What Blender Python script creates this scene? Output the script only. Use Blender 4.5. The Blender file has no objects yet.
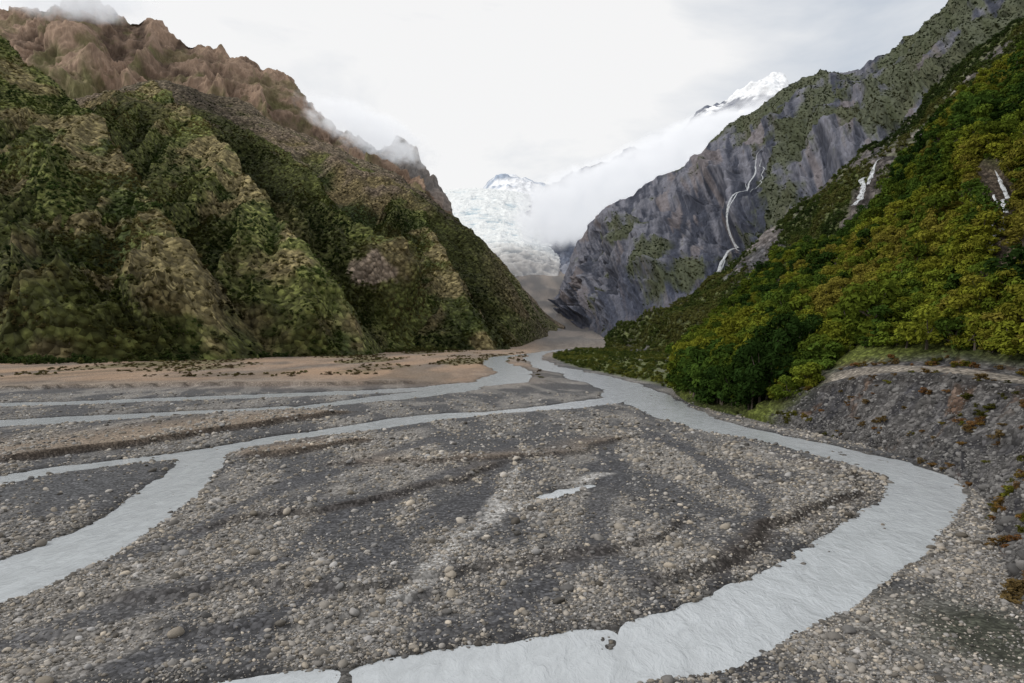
import bpy, bmesh, math, random
import numpy as np
from mathutils import Vector

scene = bpy.context.scene
RNG = np.random.default_rng(7)
random.seed(7)

# ------------------------------------------------------------------ noise
_T = np.random.default_rng(11).random((256, 256)).astype(np.float32)

def vnoise(x, y, z=None):
    x = np.asarray(x, dtype=np.float64); y = np.asarray(y, dtype=np.float64)
    ix = np.floor(x).astype(np.int64); iy = np.floor(y).astype(np.int64)
    fx = x - ix; fy = y - iy
    fx = fx*fx*fx*(fx*(fx*6-15)+10); fy = fy*fy*fy*(fy*(fy*6-15)+10)
    def lay(ox, oy):
        a = _T[(ix+ox) & 255, (iy+oy) & 255]; b = _T[(ix+1+ox) & 255, (iy+oy) & 255]
        c = _T[(ix+ox) & 255, (iy+1+oy) & 255]; d = _T[(ix+1+ox) & 255, (iy+1+oy) & 255]
        return (a*(1-fx)+b*fx)*(1-fy) + (c*(1-fx)+d*fx)*fy
    if z is None:
        return lay(0, 0)*2-1
    z = np.asarray(z, dtype=np.float64)
    iz = np.floor(z).astype(np.int64); fz = z-iz
    fz = fz*fz*(3-2*fz)
    l0 = lay(iz*37, iz*91); l1 = lay((iz+1)*37, (iz+1)*91)
    return (l0*(1-fz)+l1*fz)*2-1

def fbm(x, y, z=None, o=5, gain=0.5, ridged=False):
    t = 0; a = 1; n = 0
    c, s = math.cos(0.6), math.sin(0.6)
    for i in range(o):
        v = vnoise(x, y, z)
        if ridged:
            v = 1-2*np.abs(v)
        t = t+v*a; n += a; a *= gain
        x, y = (c*x-s*y)*2.03+17.3, (s*x+c*y)*2.03+5.1
        if z is not None:
            z = z*2.03+3.7
    return t/n

def sst(a, b, x):
    t = np.clip((x-a)/(b-a), 0, 1)
    return t*t*(3-2*t)

def mix(a, b, t):
    t = np.asarray(t)[..., None]
    return np.asarray(a)*(1-t)+np.asarray(b)*t

def C(r, g, b):
    return np.array([r, g, b], dtype=np.float64)

# ------------------------------------------------------------------ materials
def new_mat(name):
    m = bpy.data.materials.new(name); m.use_nodes = True
    nt = m.node_tree; nt.nodes.clear()
    out = nt.nodes.new('ShaderNodeOutputMaterial')
    return m, nt, out

def N(nt, t, **kw):
    n = nt.nodes.new(t)
    for k, v in kw.items():
        setattr(n, k, v)
    return n

def math_n(nt, op, a, b=None, c=None):
    n = nt.nodes.new('ShaderNodeMath'); n.operation = op
    for i, v in enumerate((a, b, c)):
        if v is None: continue
        if isinstance(v, (int, float)): n.inputs[i].default_value = v
        else: nt.links.new(v, n.inputs[i])
    return n.outputs[0]

def noise_n(nt, vec, scale, detail=4, rough=0.55, dist=0.0):
    n = nt.nodes.new('ShaderNodeTexNoise')
    n.inputs['Scale'].default_value = scale
    n.inputs['Detail'].default_value = detail
    n.inputs['Roughness'].default_value = rough
    n.inputs['Distortion'].default_value = dist
    nt.links.new(vec, n.inputs['Vector'])
    return n.outputs['Fac']

def mul_color(nt, col, fac):
    v = nt.nodes.new('ShaderNodeVectorMath'); v.operation = 'SCALE'
    nt.links.new(col, v.inputs[0]); nt.links.new(fac, v.inputs['Scale'])
    return v.outputs[0]

def terrain_mat(name, s1, s2, c1=0.6, c2=0.5, bump=1.0, bumpd=1.0, voro=None, rough=0.92, spec=0.15, stretch=(1, 1, 1), vd=0.55, vh=-0.9):
    m, nt, out = new_mat(name)
    tc = N(nt, 'ShaderNodeTexCoord'); mp = N(nt, 'ShaderNodeMapping')
    mp.inputs['Scale'].default_value = stretch
    nt.links.new(tc.outputs['Object'], mp.inputs['Vector']); vec = mp.outputs[0]
    at = N(nt, 'ShaderNodeAttribute', attribute_name='Col')
    n1 = noise_n(nt, vec, s1, 5); n2 = noise_n(nt, vec, s2, 4, 0.65)
    f = math_n(nt, 'MULTIPLY', math_n(nt, 'MULTIPLY_ADD', n1, 2*c1, 1-c1),
               math_n(nt, 'MULTIPLY_ADD', n2, 2*c2, 1-c2))
    h = math_n(nt, 'MULTIPLY_ADD', n2, 0.5, n1)
    if voro:
        vo = N(nt, 'ShaderNodeTexVoronoi'); vo.inputs['Scale'].default_value = voro
        nt.links.new(vec, vo.inputs['Vector'])
        sep = N(nt, 'ShaderNodeSeparateColor'); nt.links.new(vo.outputs['Color'], sep.inputs[0])
        cv = math_n(nt, 'MULTIPLY_ADD', math_n(nt, 'POWER', sep.outputs[0], 2.0), 1.15, 0.62)
        f = math_n(nt, 'MULTIPLY', f, cv)
        ed = math_n(nt, 'MULTIPLY_ADD', vo.outputs['Distance'], -vd, 1+vd*0.27)
        f = math_n(nt, 'MULTIPLY', f, ed)
        h = math_n(nt, 'MULTIPLY_ADD', vo.outputs['Distance'], vh, h)
    col = mul_color(nt, at.outputs['Color'], f)
    bs = N(nt, 'ShaderNodeBsdfPrincipled')
    bs.inputs['Roughness'].default_value = rough
    bs.inputs['Specular IOR Level'].default_value = spec
    nt.links.new(col, bs.inputs['Base Color'])
    bp = N(nt, 'ShaderNodeBump'); bp.inputs['Strength'].default_value = bump
    bp.inputs['Distance'].default_value = bumpd
    nt.links.new(h, bp.inputs['Height']); nt.links.new(bp.outputs[0], bs.inputs['Normal'])
    nt.links.new(bs.outputs[0], out.inputs['Surface'])
    return m

# ------------------------------------------------------------------ mesh helpers
def mesh_from(name, V, F, mat=None, col=None, smooth=True, link=True, mats=None, midx=None):
    V = np.asarray(V, dtype=np.float32).reshape(-1, 3); F = np.asarray(F, dtype=np.int32)
    k = F.shape[1]
    me = bpy.data.meshes.new(name)
    me.vertices.add(len(V)); me.vertices.foreach_set('co', V.ravel())
    me.loops.add(F.size); me.loops.foreach_set('vertex_index', F.ravel())
    me.polygons.add(len(F))
    me.polygons.foreach_set('loop_start', np.arange(0, F.size, k, dtype=np.int32))
    me.polygons.foreach_set('use_smooth', np.full(len(F), smooth))
    if mats:
        for m_ in mats: me.materials.append(m_)
        me.polygons.foreach_set('material_index', np.asarray(midx, dtype=np.int32))
    elif mat:
        me.materials.append(mat)
    if col is not None:
        a = me.color_attributes.new('Col', 'FLOAT_COLOR', 'POINT')
        c4 = np.ones((len(V), 4), dtype=np.float32); c4[:, :3] = np.clip(np.asarray(col).reshape(-1, 3), 0.003, 1)
        a.data.foreach_set('color', c4.ravel())
    me.update(calc_edges=True); me.validate()
    ob = bpy.data.objects.new(name, me)
    if link: scene.collection.objects.link(ob)
    return ob

def grid_obj(name, P, mat, col):
    nu, nv = P.shape[:2]
    i = np.arange(nu*nv).reshape(nu, nv)
    F = np.stack([i[:-1, :-1], i[1:, :-1], i[1:, 1:], i[:-1, 1:]], -1).reshape(-1, 4)
    n = np.cross(P[1:, :-1]-P[:-1, :-1], P[:-1, 1:]-P[:-1, :-1])
    if n[..., 2].sum() < 0: F = F[:, ::-1]
    return mesh_from(name, P, F, mat, col)

def catmull(A, t):
    n = len(A); A = np.asarray(A, dtype=np.float64)
    i = np.clip(np.floor(t).astype(int), 0, n-2); f = (t-i)
    f = f.reshape(f.shape+(1,)*(A.ndim-1))
    p0 = A[np.clip(i-1, 0, n-1)]; p1 = A[i]; p2 = A[i+1]; p3 = A[np.clip(i+2, 0, n-1)]
    return 0.5*(2*p1+(p2-p0)*f+(2*p0-5*p1+4*p2-p3)*f**2+(-p0+3*p1-3*p2+p3)*f**3)

def base_sheet(sections, vs, nu, nv, backlen, power=1.1, backdrop=0.75, foot_drop=3.0):
    S = np.array(sections, dtype=np.float64)          # n,m,3
    n = len(S)
    t = np.linspace(0, n-1, nu)
    D = catmull(S, t)                                  # nu,m,3
    nb = max(8, nv//8)
    v = np.concatenate([np.linspace(0, 1, nv), 1+np.linspace(0, 1, nb+1)[1:]])
    P = np.zeros((nu, len(v), 3))
    for j, vv in enumerate(v):
        if vv <= 1:
            k = min(np.searchsorted(vs, vv, side='right')-1, len(vs)-2)
            f = (vv-vs[k])/(vs[k+1]-vs[k])
            fz = f**power if len(vs) == 2 else f
            P[:, j, :2] = D[:, k, :2]*(1-f)+D[:, k+1, :2]*f
            P[:, j, 2] = D[:, k, 2]*(1-fz)+D[:, k+1, 2]*fz
        else:
            dr = D[:, -1, :2]-D[:, 0, :2]; dr /= np.linalg.norm(dr, axis=1)[:, None]
            L = backlen*(vv-1)
            P[:, j, :2] = D[:, -1, :2]+dr*L
            P[:, j, 2] = D[:, -1, 2]-backdrop*L
    P[:, 0, 2] -= foot_drop
    return P, t, v

def normals(P):
    du = np.gradient(P, axis=0); dv = np.gradient(P, axis=1)
    n = np.cross(du, dv); n /= np.linalg.norm(n, axis=2)[..., None]+1e-9
    if n[..., 2].mean() < 0: n = -n
    return n

def arcs(P):
    mid = P[:, P.shape[1]//2]
    s = np.concatenate([[0], np.cumsum(np.linalg.norm(np.diff(mid, axis=0), axis=1))])
    row = P[P.shape[0]//2]
    h = np.concatenate([[0], np.cumsum(np.linalg.norm(np.diff(row, axis=0), axis=1))])
    return s[:, None]+0*h[None], h[None]+0*s[:, None]

def displace(P, v, gully, gl, rough, rl, crest, cl, seed=0, aniso=3.0, big=0, bl=300, uend=0.0, shear=0.0, topenv=0.75):
    s, h = arcs(P)
    n = normals(P)
    V = np.broadcast_to(v[None, :], s.shape)
    env = sst(0, 0.22, V)*(1-topenv*sst(0.6, 1.0, V))
    if uend:
        ue = sst(1.0, 1.0-uend, np.linspace(0, 1, P.shape[0]))[:, None]
        env = env*ue
    ss = s+shear*h
    wob = fbm(s/gl*0.7+seed, h/gl*0.7+3.1, o=3)*0.45
    g = fbm(ss/gl+seed+wob, h/(gl*aniso)+seed*1.7, o=5, gain=0.5, ridged=True)
    r = fbm(P[..., 0]/rl, P[..., 1]/rl, P[..., 2]/rl+seed, o=5, gain=0.55)
    B = 0
    if big:
        B = fbm(ss/bl+seed*2.1+0.35*wob, h/(bl*4)+seed, o=2, gain=0.4, ridged=True)*big
    Q = P+n*((g*gully+B)*env+r*rough*sst(0, 0.08, V)*(ue if uend else 1))[..., None]
    cz = fbm(s/cl+seed*3.3, h*0+0.5, o=5, gain=0.55)*crest*sst(0.75, 1.0, V)*(ue if uend else 1)
    Q[..., 2] += cz
    if big: g = g*0.45+0.75*B/big
    return Q, g, r, s, h, V

def scatter(P, W, n, rng):
    a = P[:-1, :-1]; b = P[1:, :-1]; c = P[:-1, 1:]; d = P[1:, 1:]
    A = np.linalg.norm(np.cross(b-a, c-a), axis=2)
    w = (A*W[:-1, :-1]).ravel(); cs = np.cumsum(w); cs /= cs[-1]
    k = np.searchsorted(cs, rng.random(n)); k = np.clip(k, 0, len(w)-1)
    i, j = np.unravel_index(k, A.shape)
    f = rng.random(n)[:, None]; g = rng.random(n)[:, None]
    pos = (a[i, j]*(1-f)+b[i, j]*f)*(1-g)+(c[i, j]*(1-f)+d[i, j]*f)*g
    return pos, i, j

# ------------------------------------------------------------------ instancing
def instancer(name, pos, rot, scl, tint, idx, coll):
    me = bpy.data.meshes.new(name); n = len(pos)
    me.vertices.add(n); me.vertices.foreach_set('co', np.asarray(pos, dtype=np.float32).ravel())
    a = me.attributes.new('rot', 'FLOAT_VECTOR', 'POINT'); a.data.foreach_set('vector', np.asarray(rot, dtype=np.float32).ravel())
    a = me.attributes.new('scl', 'FLOAT_VECTOR', 'POINT'); a.data.foreach_set('vector', np.asarray(scl, dtype=np.float32).ravel())
    a = me.attributes.new('tint', 'FLOAT_VECTOR', 'POINT'); a.data.foreach_set('vector', np.clip(np.asarray(tint, dtype=np.float32), 0.003, 1).ravel())
    a = me.attributes.new('idx', 'INT', 'POINT'); a.data.foreach_set('value', np.asarray(idx, dtype=np.int32))
    ob = bpy.data.objects.new(name, me); scene.collection.objects.link(ob)
    ng = bpy.data.node_groups.new(name+'_scatter', 'GeometryNodeTree')
    ng.interface.new_socket('Geometry', in_out='INPUT', socket_type='NodeSocketGeometry')
    ng.interface.new_socket('Geometry', in_out='OUTPUT', socket_type='NodeSocketGeometry')
    gi = ng.nodes.new('NodeGroupInput'); go = ng.nodes.new('NodeGroupOutput')
    ip = ng.nodes.new('GeometryNodeInstanceOnPoints')
    ci = ng.nodes.new('GeometryNodeCollectionInfo'); ci.inputs['Collection'].default_value = coll
    ci.inputs['Separate Children'].default_value = True; ci.inputs['Reset Children'].default_value = True
    def na(nm, tp):
        q = ng.nodes.new('GeometryNodeInputNamedAttribute'); q.data_type = tp
        q.inputs['Name'].default_value = nm; return q.outputs['Attribute']
    L = ng.links.new
    L(gi.outputs[0], ip.inputs['Points']); L(ci.outputs[0], ip.inputs['Instance'])
    ip.inputs['Pick Instance'].default_value = True
    L(na('idx', 'INT'), ip.inputs['Instance Index'])
    e2r = ng.nodes.new('FunctionNodeEulerToRotation'); L(na('rot', 'FLOAT_VECTOR'), e2r.inputs[0])
    L(e2r.outputs[0], ip.inputs['Rotation']); L(na('scl', 'FLOAT_VECTOR'), ip.inputs['Scale'])
    L(ip.outputs[0], go.inputs[0])
    md = ob.modifiers.new('scatter', 'NODES'); md.node_group = ng
    return ob

# leaf + bark + stone materials
def leaf_material():
    m, nt, out = new_mat('foliage_leaves')
    at = N(nt, 'ShaderNodeAttribute', attribute_name='tint'); at.attribute_type = 'INSTANCER'
    lv = N(nt, 'ShaderNodeAttribute', attribute_name='Col')
    mm = N(nt, 'ShaderNodeVectorMath', operation='MULTIPLY')
    nt.links.new(at.outputs['Vector'], mm.inputs[0]); nt.links.new(lv.outputs['Vector'], mm.inputs[1])
    d = N(nt, 'ShaderNodeBsdfDiffuse')
    tr = N(nt, 'ShaderNodeBsdfTranslucent')
    nt.links.new(mm.outputs[0], d.inputs['Color']); nt.links.new(mm.outputs[0], tr.inputs['Color'])
    mx = N(nt, 'ShaderNodeMixShader'); mx.inputs[0].default_value = 0.3
    nt.links.new(d.outputs[0], mx.inputs[1]); nt.links.new(tr.outputs[0], mx.inputs[2])
    nt.links.new(mx.outputs[0], out.inputs['Surface'])
    return m

def simple_mat(name, col, rough=0.9):
    m, nt, out = new_mat(name)
    tc = N(nt, 'ShaderNodeTexCoord')
    f = math_n(nt, 'MULTIPLY_ADD', noise_n(nt, tc.outputs['Object'], 3.0), 0.8, 0.6)
    rgb = N(nt, 'ShaderNodeRGB'); rgb.outputs[0].default_value = (*col, 1)
    b = N(nt, 'ShaderNodeBsdfPrincipled'); b.inputs['Roughness'].default_value = rough
    nt.links.new(mul_color(nt, rgb.outputs[0], f), b.inputs['Base Color'])
    nt.links.new(b.outputs[0], out.inputs['Surface'])
    return m

def stone_material():
    m, nt, out = new_mat('river_stone')
    at = N(nt, 'ShaderNodeAttribute', attribute_name='tint'); at.attribute_type = 'INSTANCER'
    tc = N(nt, 'ShaderNodeTexCoord')
    f = math_n(nt, 'MULTIPLY_ADD', noise_n(nt, tc.outputs['Object'], 2.2, 3, 0.65), 0.9, 0.55)
    b = N(nt, 'ShaderNodeBsdfPrincipled'); b.inputs['Roughness'].default_value = 0.75
    b.inputs['Specular IOR Level'].default_value = 0.3
    nt.links.new(mul_color(nt, at.outputs['Vector'], f), b.inputs['Base Color'])
    nt.links.new(b.outputs[0], out.inputs['Surface'])
    return m

LEAF = leaf_material(); BARK = simple_mat('bark', (0.11, 0.09, 0.07)); STONE = stone_material()

def make_tree(name, seed, h, r, nleaf, ls, coll, trunk=True, low=0.45, nclump=8):
    rg = np.random.default_rng(seed)
    k = nclump
    ang = rg.random(k)*6.283; rad = r*0.72*np.sqrt(rg.random(k)); hz = h*(low+(0.93-low)*rg.random(k))
    hz -= (rad/r)**2*h*0.12
    cc = np.stack([np.cos(ang)*rad, np.sin(ang)*rad, hz], 1)
    cr = r*(0.28+0.28*rg.random(k))
    ci = rg.integers(0, k, nleaf)
    d = rg.normal(size=(nleaf, 3)); d[:, 2] = d[:, 2]*0.9+0.35; d /= np.linalg.norm(d, axis=1)[:, None]
    rr = (0.6+0.45*rg.random(nleaf))
    pos = cc[ci]+d*(cr[ci]*rr)[:, None]*np.array([1, 1, 0.75])
    nn = d*0.8+rg.normal(size=(nleaf, 3))*0.35+np.array([0, 0, 0.3]); nn /= np.linalg.norm(nn, axis=1)[:, None]
    t = np.cross(nn, rg.normal(size=(nleaf, 3))); t /= np.linalg.norm(t, axis=1)[:, None]
    b = np.cross(nn, t)
    s = (ls*(0.55+0.8*rg.random(nleaf)))[:, None]
    V = np.stack([pos-t*s, pos-b*s*0.55, pos+t*s-nn*s*0.25, pos+b*s*0.55], 1).reshape(-1, 3)
    F = np.arange(nleaf*4).reshape(-1, 4)
    br = (0.7+0.6*rg.random(nleaf))*(0.85+0.4*rg.random(k)[ci])
    colr = np.repeat(br[:, None]*np.array([1, 1, 1]), 4, axis=0)
    mi = [0]*len(F)
    if trunk:
        segs = [((0, 0, -0.6), (0.05*r, 0, h*0.5), 0.06*r+0.05, 0.04*r)]
        for q in range(k):
            segs.append(((0.05*r, 0, h*(0.3+0.2*rg.random())), tuple(cc[q]), 0.032*r, 0.012*r))
        vs, fs = [], []; o = len(V)
        for a, c, ra, rb in segs:
            a = np.array(a); c = np.array(c); ax = c-a; ax = ax/np.linalg.norm(ax)
            u = np.cross(ax, [0.3, 0.9, 0.1]); u /= np.linalg.norm(u); w = np.cross(ax, u)
            for p, rr_ in ((a, ra), (c, rb)):
                for q in range(5):
                    th = q*6.283/5; vs.append(p+(u*math.cos(th)+w*math.sin(th))*rr_)
            for q in range(5):
                fs.append([o+q, o+(q+1) % 5, o+5+(q+1) % 5, o+5+q])
            o += 10
        V = np.concatenate([V, np.array(vs)]); F = np.concatenate([F, np.array(fs)])
        colr = np.concatenate([colr, np.ones((len(vs), 3))]); mi += [1]*len(fs)
    ob = mesh_from(name, V, F, col=colr*0.75, smooth=False, link=False, mats=[LEAF, BARK], midx=mi)
    coll.objects.link(ob)

near_c = bpy.data.collections.new('tree_prototypes')
for i in range(5):
    make_tree('tree_a%d' % i, 20+i, 5.0+0.5*(i % 3), 2.3+0.25*(i % 2), 1000, 0.27, near_c, nclump=7+i, low=0.3)
far_c = bpy.data.collections.new('canopy_prototypes')
for i in range(4):
    make_tree('crown_a%d' % i, 50+i, 6.0, 3.4, 150, 0.85, far_c, low=0.25, nclump=5+i)
bush_c = bpy.data.collections.new('bush_prototypes')
for i in range(3):
    make_tree('bush_a%d' % i, 80+i, 1.5, 1.1, 420, 0.14, bush_c, low=0.15, nclump=6)

stone_c = bpy.data.collections.new('stone_prototypes')
for i in range(6):
    bm = bmesh.new(); bmesh.ops.create_icosphere(bm, subdivisions=2, radius=0.5)
    rg = np.random.default_rng(200+i)
    planes = [(Vector(rg.normal(size=3)).normalized(), 0.30+0.14*rg.random()) for _ in range(6)]
    sx, sy, sz = 1.0, 0.65+0.25*rg.random(), 0.45+0.2*rg.random()
    for v in bm.verts:
        for pn, pd in planes:
            dd = v.co.dot(pn)
            if dd > pd: v.co -= pn*(dd-pd)*0.9
        v.co = Vector((v.co.x*sx, v.co.y*sy, v.co.z*sz))
    me = bpy.data.meshes.new('stone_a%d' % i); bm.to_mesh(me); bm.free(); me.materials.append(STONE)
    for p in me.polygons: p.use_smooth = True
    ob = bpy.data.objects.new('stone_a%d' % i, me); stone_c.objects.link(ob)

# ------------------------------------------------------------------ riverbed
# channel centre lines: x, y, half width (metres)
CH = [
 [(60,720,5),(48,683,5),(22,546,5),(12,400,5),(14.9,283,5),(22.7,228,5.5),(27.6,174,7),(26.6,137,6),(26.2,106,4.4),(28.4,89,3.4),(32.6,77.3,2.8),(35.2,67.2,2.5),(35.4,58.5,2.4),(30.6,50.6,2.2),(20.8,39.6,2.3),(13,31.9,2.3),(6.7,27.1,2.2),(1.4,25.2,2.0),(-2.9,24.0,1.8),(-7.1,22.8,1.8),(-13,21.2,1.9),(-24,18,2.4),(-45,10,3)],
 [(25,150,5),(23,139,4.5),(11.3,122,3.6),(-1.9,111,3.0),(-13.8,102.5,2.6),(-22.4,89,2.2),(-28.5,80.4,2.2),(-32,71.3,2.2)],
 [(-31,73,2),(-37.9,66.1,1.4),(-41.7,62.5,1.4),(-44,56,1.5),(-46,48,2),(-50,38,2)],
 [(-32,71.3,2.2),(-28.6,59.8,1.8),(-26,50.6,2.1),(-25.1,42.7,2.5),(-25,36.9,2.7),(-25.8,32.5,2.8),(-28,27,3),(-33,20,3)],
 [(22,546,4),(-7.6,431,5),(-9,341,6),(1.06,241,6),(-3.3,186,6.5),(-17.3,164,5.5),(-39.7,149,4.6),(-62.4,137,4.5),(-83,126,4.5),(-110,117,4.5),(-150,108,5)],
 [(-12,163,3.5),(-22,142,4),(-36.3,119,3.2),(-53,109,3.4),(-66,101,3.8),(-80,93,4.2),(-100,84,5)],
 [(2.5,51.5,-0.1),(4.4,53.6,0.3),(6.5,55.8,-0.1)],
]
SC = [  # scarps: points, height, far decay
 ([(-52,62),(-44.4,72),(-37.8,82.8),(-31,97),(-23,112)], 0.75, 16),
 ([(-26.6,65.6),(-21.3,72),(-14.9,80.4)], 0.55, 9),
 ([(-150,148),(-118,157),(-78,170),(-33,174),(-18,180)], 0.9, 60),
 ([(4.0,30.5),(10.5,35.5),(18.0,42.5),(26.5,51.5),(29.5,60),(27,70)], 0.5, 9),
 ([(-22,42),(-12,48),(-4,56),(2,70)], 0.36, 8),
 ([(-30,33),(-16,31),(-6,33),(6,38),(14,46)], 0.34, 6),
 ([(-22,28),(-14,27.5),(-7,29),(-2,33)], 0.28, 5),
 ([(-20,62),(-6,64),(8,72),(16,84)], 0.36, 9),
]
DARKT = [
 [(-20.6,36.9,.9),(-19,47.7,.9),(-16,59.8,1.1),(-8.5,80,1.6)],
 [(-13.9,26.3,.8),(-9.7,31.3,.8),(-5.5,40.6,.9),(-1.7,53.9,1.0),(.35,80,1.3)],
 [(-2.9,27,.6),(1.3,32.5,.7),(5.5,42.7,.8),(8.3,57.7,1.1),(10.3,80,1.4)],
 [(-20,26,.8),(-17,30,1.0),(-12,37,.8),(-11,46,.9),(-4,62,1.2)],
 [(9,33,.3),(14,40,.6),(18,50,.8),(19,64,1.0),(17,84,1.4)],
]
LIGHTT = [[(-7.6,26.2,.15),(-6.8,27.1,.4),(-4.2,31.3,.45),(-3.1,36.9,.25),(-2.1,45,.2),(1.6,62,.3)],
          [(-1,46,.1),(2,50,.35),(5,54.5,.5),(8,60,.3)]]

def seg_dist(X, Y, pts):
    best = np.full(X.shape, 1e9)
    for a, b in zip(pts[:-1], pts[1:]):
        ax, ay = a[0], a[1]; dx, dy = b[0]-ax, b[1]-ay; L = dx*dx+dy*dy
        t = np.clip(((X-ax)*dx+(Y-ay)*dy)/L, 0, 1)
        d = np.hypot(X-ax-t*dx, Y-ay-t*dy)-(a[2]*(1-t)+b[2]*t)
        best = np.minimum(best, d)
    return best

def floor_z(Y):
    return np.interp(Y, [-1e4, 950, 1200, 1500, 2000, 2600, 3200, 4000, 9000], [0, 0, 14, 50, 140, 285, 470, 800, 1100])

def tracks(X, Y):
    wx = X+fbm(X/5+2, Y/9, o=3)*1.6; wy = Y+fbm(X/5+22, Y/9, o=3)*2
    d = np.full(X.shape, 1e9); l = np.full(X.shape, 1e9)
    for c in DARKT: d = np.minimum(d, seg_dist(wx, wy, c))
    for c in LIGHTT: l = np.minimum(l, seg_dist(wx, wy, c))
    brk = fbm(X/4+70, Y/8, o=4)
    return sst(0.55, -0.35, d+brk*0.8), sst(0.6, -0.2, l+brk*0.9)

def bed(X, Y):
    wob = fbm(X/9, Y/9, o=3)*0.9*np.clip(Y/60, 0.35, 3)+fbm(X/16+30, Y/24, o=2)*0.9*np.clip((Y-25)/50, 0.0, 2)
    wob2 = fbm(X/1.7+9, Y/1.7, o=3)*0.45
    s = np.full(X.shape, 1e9)
    for c in CH:
        s = np.minimum(s, seg_dist(X, Y, c))
    s = s+(wob+wob2)*0.8
    base = fbm(X/11, Y/22, o=4)*0.15+fbm(X/1.9, Y/2.3+40, o=4)*0.06
    sc = np.zeros(X.shape); edge = np.zeros(X.shape)
    wx = X+fbm(X/7+3, Y/7, o=3)*1.6; wy = Y+fbm(X/7+31, Y/7+8, o=4)*2.2
    for pts, hgt, dec in SC:
        best = np.full(X.shape, 1e9); sgn = np.zeros(X.shape); al = np.zeros(X.shape)
        n = len(pts)-1
        for k, (a, b) in enumerate(zip(pts[:-1], pts[1:])):
            dx, dy = b[0]-a[0], b[1]-a[1]; L = dx*dx+dy*dy
            t0 = ((wx-a[0])*dx+(wy-a[1])*dy)/L; t = np.clip(t0, 0, 1)
            d = np.hypot(wx-a[0]-t*dx, wy-a[1]-t*dy)
            cr = (dx*(wy-a[1])-dy*(wx-a[0]))
            m = d < best
            best = np.where(m, d, best); sgn = np.where(m, np.sign(cr), sgn); al = np.where(m, (k+t)/n, al)
        sd = best*sgn; taper = sst(0, 0.15, al)*(1-sst(0.85, 1, al))
        hh = sst(-0.35, 0.25, sd)*np.exp(-np.clip(sd, 0, None)/dec)*taper*hgt
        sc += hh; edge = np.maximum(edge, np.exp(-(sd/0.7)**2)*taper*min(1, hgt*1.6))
    z = base+0.05+sc
    bank = sst(2.2, 0.3, s)
    z = z*(1-0.75*bank)-0.03*bank
    carve = sst(0.8, -0.6, s)
    z = z*(1-carve)+(-0.36+0.36*fbm(X/2.0, Y/4.0+60, o=4))*carve
    z = np.where(s > 2.5, np.maximum(z, -0.06), z)
    z = z+floor_z(Y)+np.where(Y > 950, fbm(X/60, Y/60, o=5)*sst(950, 1500, Y)*14, 0)
    return z, s, edge, sc

rowsA = np.linspace(-300, 12, 40)[:-1]
rowsB = 8196.0/np.linspace(8196/12.0, 9.2, 1250)
keep = [rowsB[0]]
for y in rowsB[1:]:
    if y-keep[-1] > 0.035: keep.append(y)
rowsB = np.array(keep)
rowsC = np.geomspace(rowsB[-1], 9000, 90)[1:]
rows = np.concatenate([rowsA, rowsB, rowsC])
u = np.linspace(-1, 1, 1000)
W = 0.98*np.sqrt(rows**2+22**2)+2
GX = u[None, :]*W[:, None]; GY = rows[:, None]+0*GX
GZ, GS, GE, GSC = bed(GX, GY)

def gravel_flow(X, Y):
    return fbm(X/4+Y/13, Y/26-X/36, o=4)+0.35*fbm(X/2.2, Y/4.5, o=4)

flow = gravel_flow(GX, GY)
DT, LT = tracks(GX, GY)
dark = C(0.098, 0.098, 0.102); midc = C(0.190, 0.183, 0.175); lite = C(0.30, 0.283, 0.262)
col = mix(dark, midc, sst(-0.10, 0.25, flow))
col = mix(col, lite, 0.7*sst(0.05, 0.45, fbm(GX/6+50, GY/14+9, o=4)))
col = mix(col, C(0.082, 0.083, 0.090), DT*0.85)
col = mix(col, C(0.46, 0.45, 0.435), LT*0.8)
tan = mix(C(0.38, 0.265, 0.18), C(0.235, 0.175, 0.125), sst(-0.15, 0.3, fbm(GX/12+4, GY/55, o=5)))
tanfac = np.clip(sst(150, 200, GY)*sst(25, -15, GX-(GY-300)*0.05), 0, 1)*0.95
tanfac = tanfac*(0.85+0.6*fbm(GX/18, GY/60, o=4))
col = mix(col, tan, np.clip(tanfac, 0, 1))
col = mix(col, C(0.30, 0.235, 0.175), np.clip(sst(0.15, 0.5, GSC)*0.75*sst(55, 75, GY), 0, 1)*sst(190, 150, GY))
col = mix(col, C(0.33, 0.26, 0.20), sst(300, 520, GY)*0.4)
scrubf = sst(0.0, 0.3, fbm(GX/25+8, GY/90, o=5))*sst(200, 260, GY)*sst(10, -20, GX)
col = mix(col, C(0.14, 0.125, 0.06), scrubf*0.8)
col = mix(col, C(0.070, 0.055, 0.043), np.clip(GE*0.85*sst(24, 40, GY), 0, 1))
wet = sst(1.5, 0.1, GS)
col = mix(col, col*0.42, wet*0.85)
silt = np.exp(-(((GX+36)/6.5)**2+((GY-54)/8)**2))*1.3
col = mix(col, C(0.10, 0.102, 0.108), np.clip(silt, 0, 1)*0.85)
silt2 = np.exp(-(((GX-19.5)/3.6)**2+((GY-27)/4)**2))
col = mix(col, C(0.045, 0.05, 0.035), np.clip(silt2*1.3, 0, 1)*0.9)
LIMX = lambda Y: np.interp(Y, [100, 174, 228, 283, 400, 546, 700], [26, 29, 24, 18, 16, 26, 60])
grn = sst(6, 12, GX-LIMX(GY))*sst(150, 190, GY)*sst(800, 620, GY)
grn = grn*sst(-0.4, 0.05, fbm(GX/14, GY/30+4, o=3)+0.25)
col = mix(col, C(0.13, 0.155, 0.045), np.clip(grn, 0, 1)*0.9)
upv = sst(900, 1200, GY)
col = mix(col, mix(C(0.33, 0.29, 0.26), C(0.20, 0.19, 0.185), sst(-0.3, 0.3, fbm(GX/40, GY/120, o=4))), upv)
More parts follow.
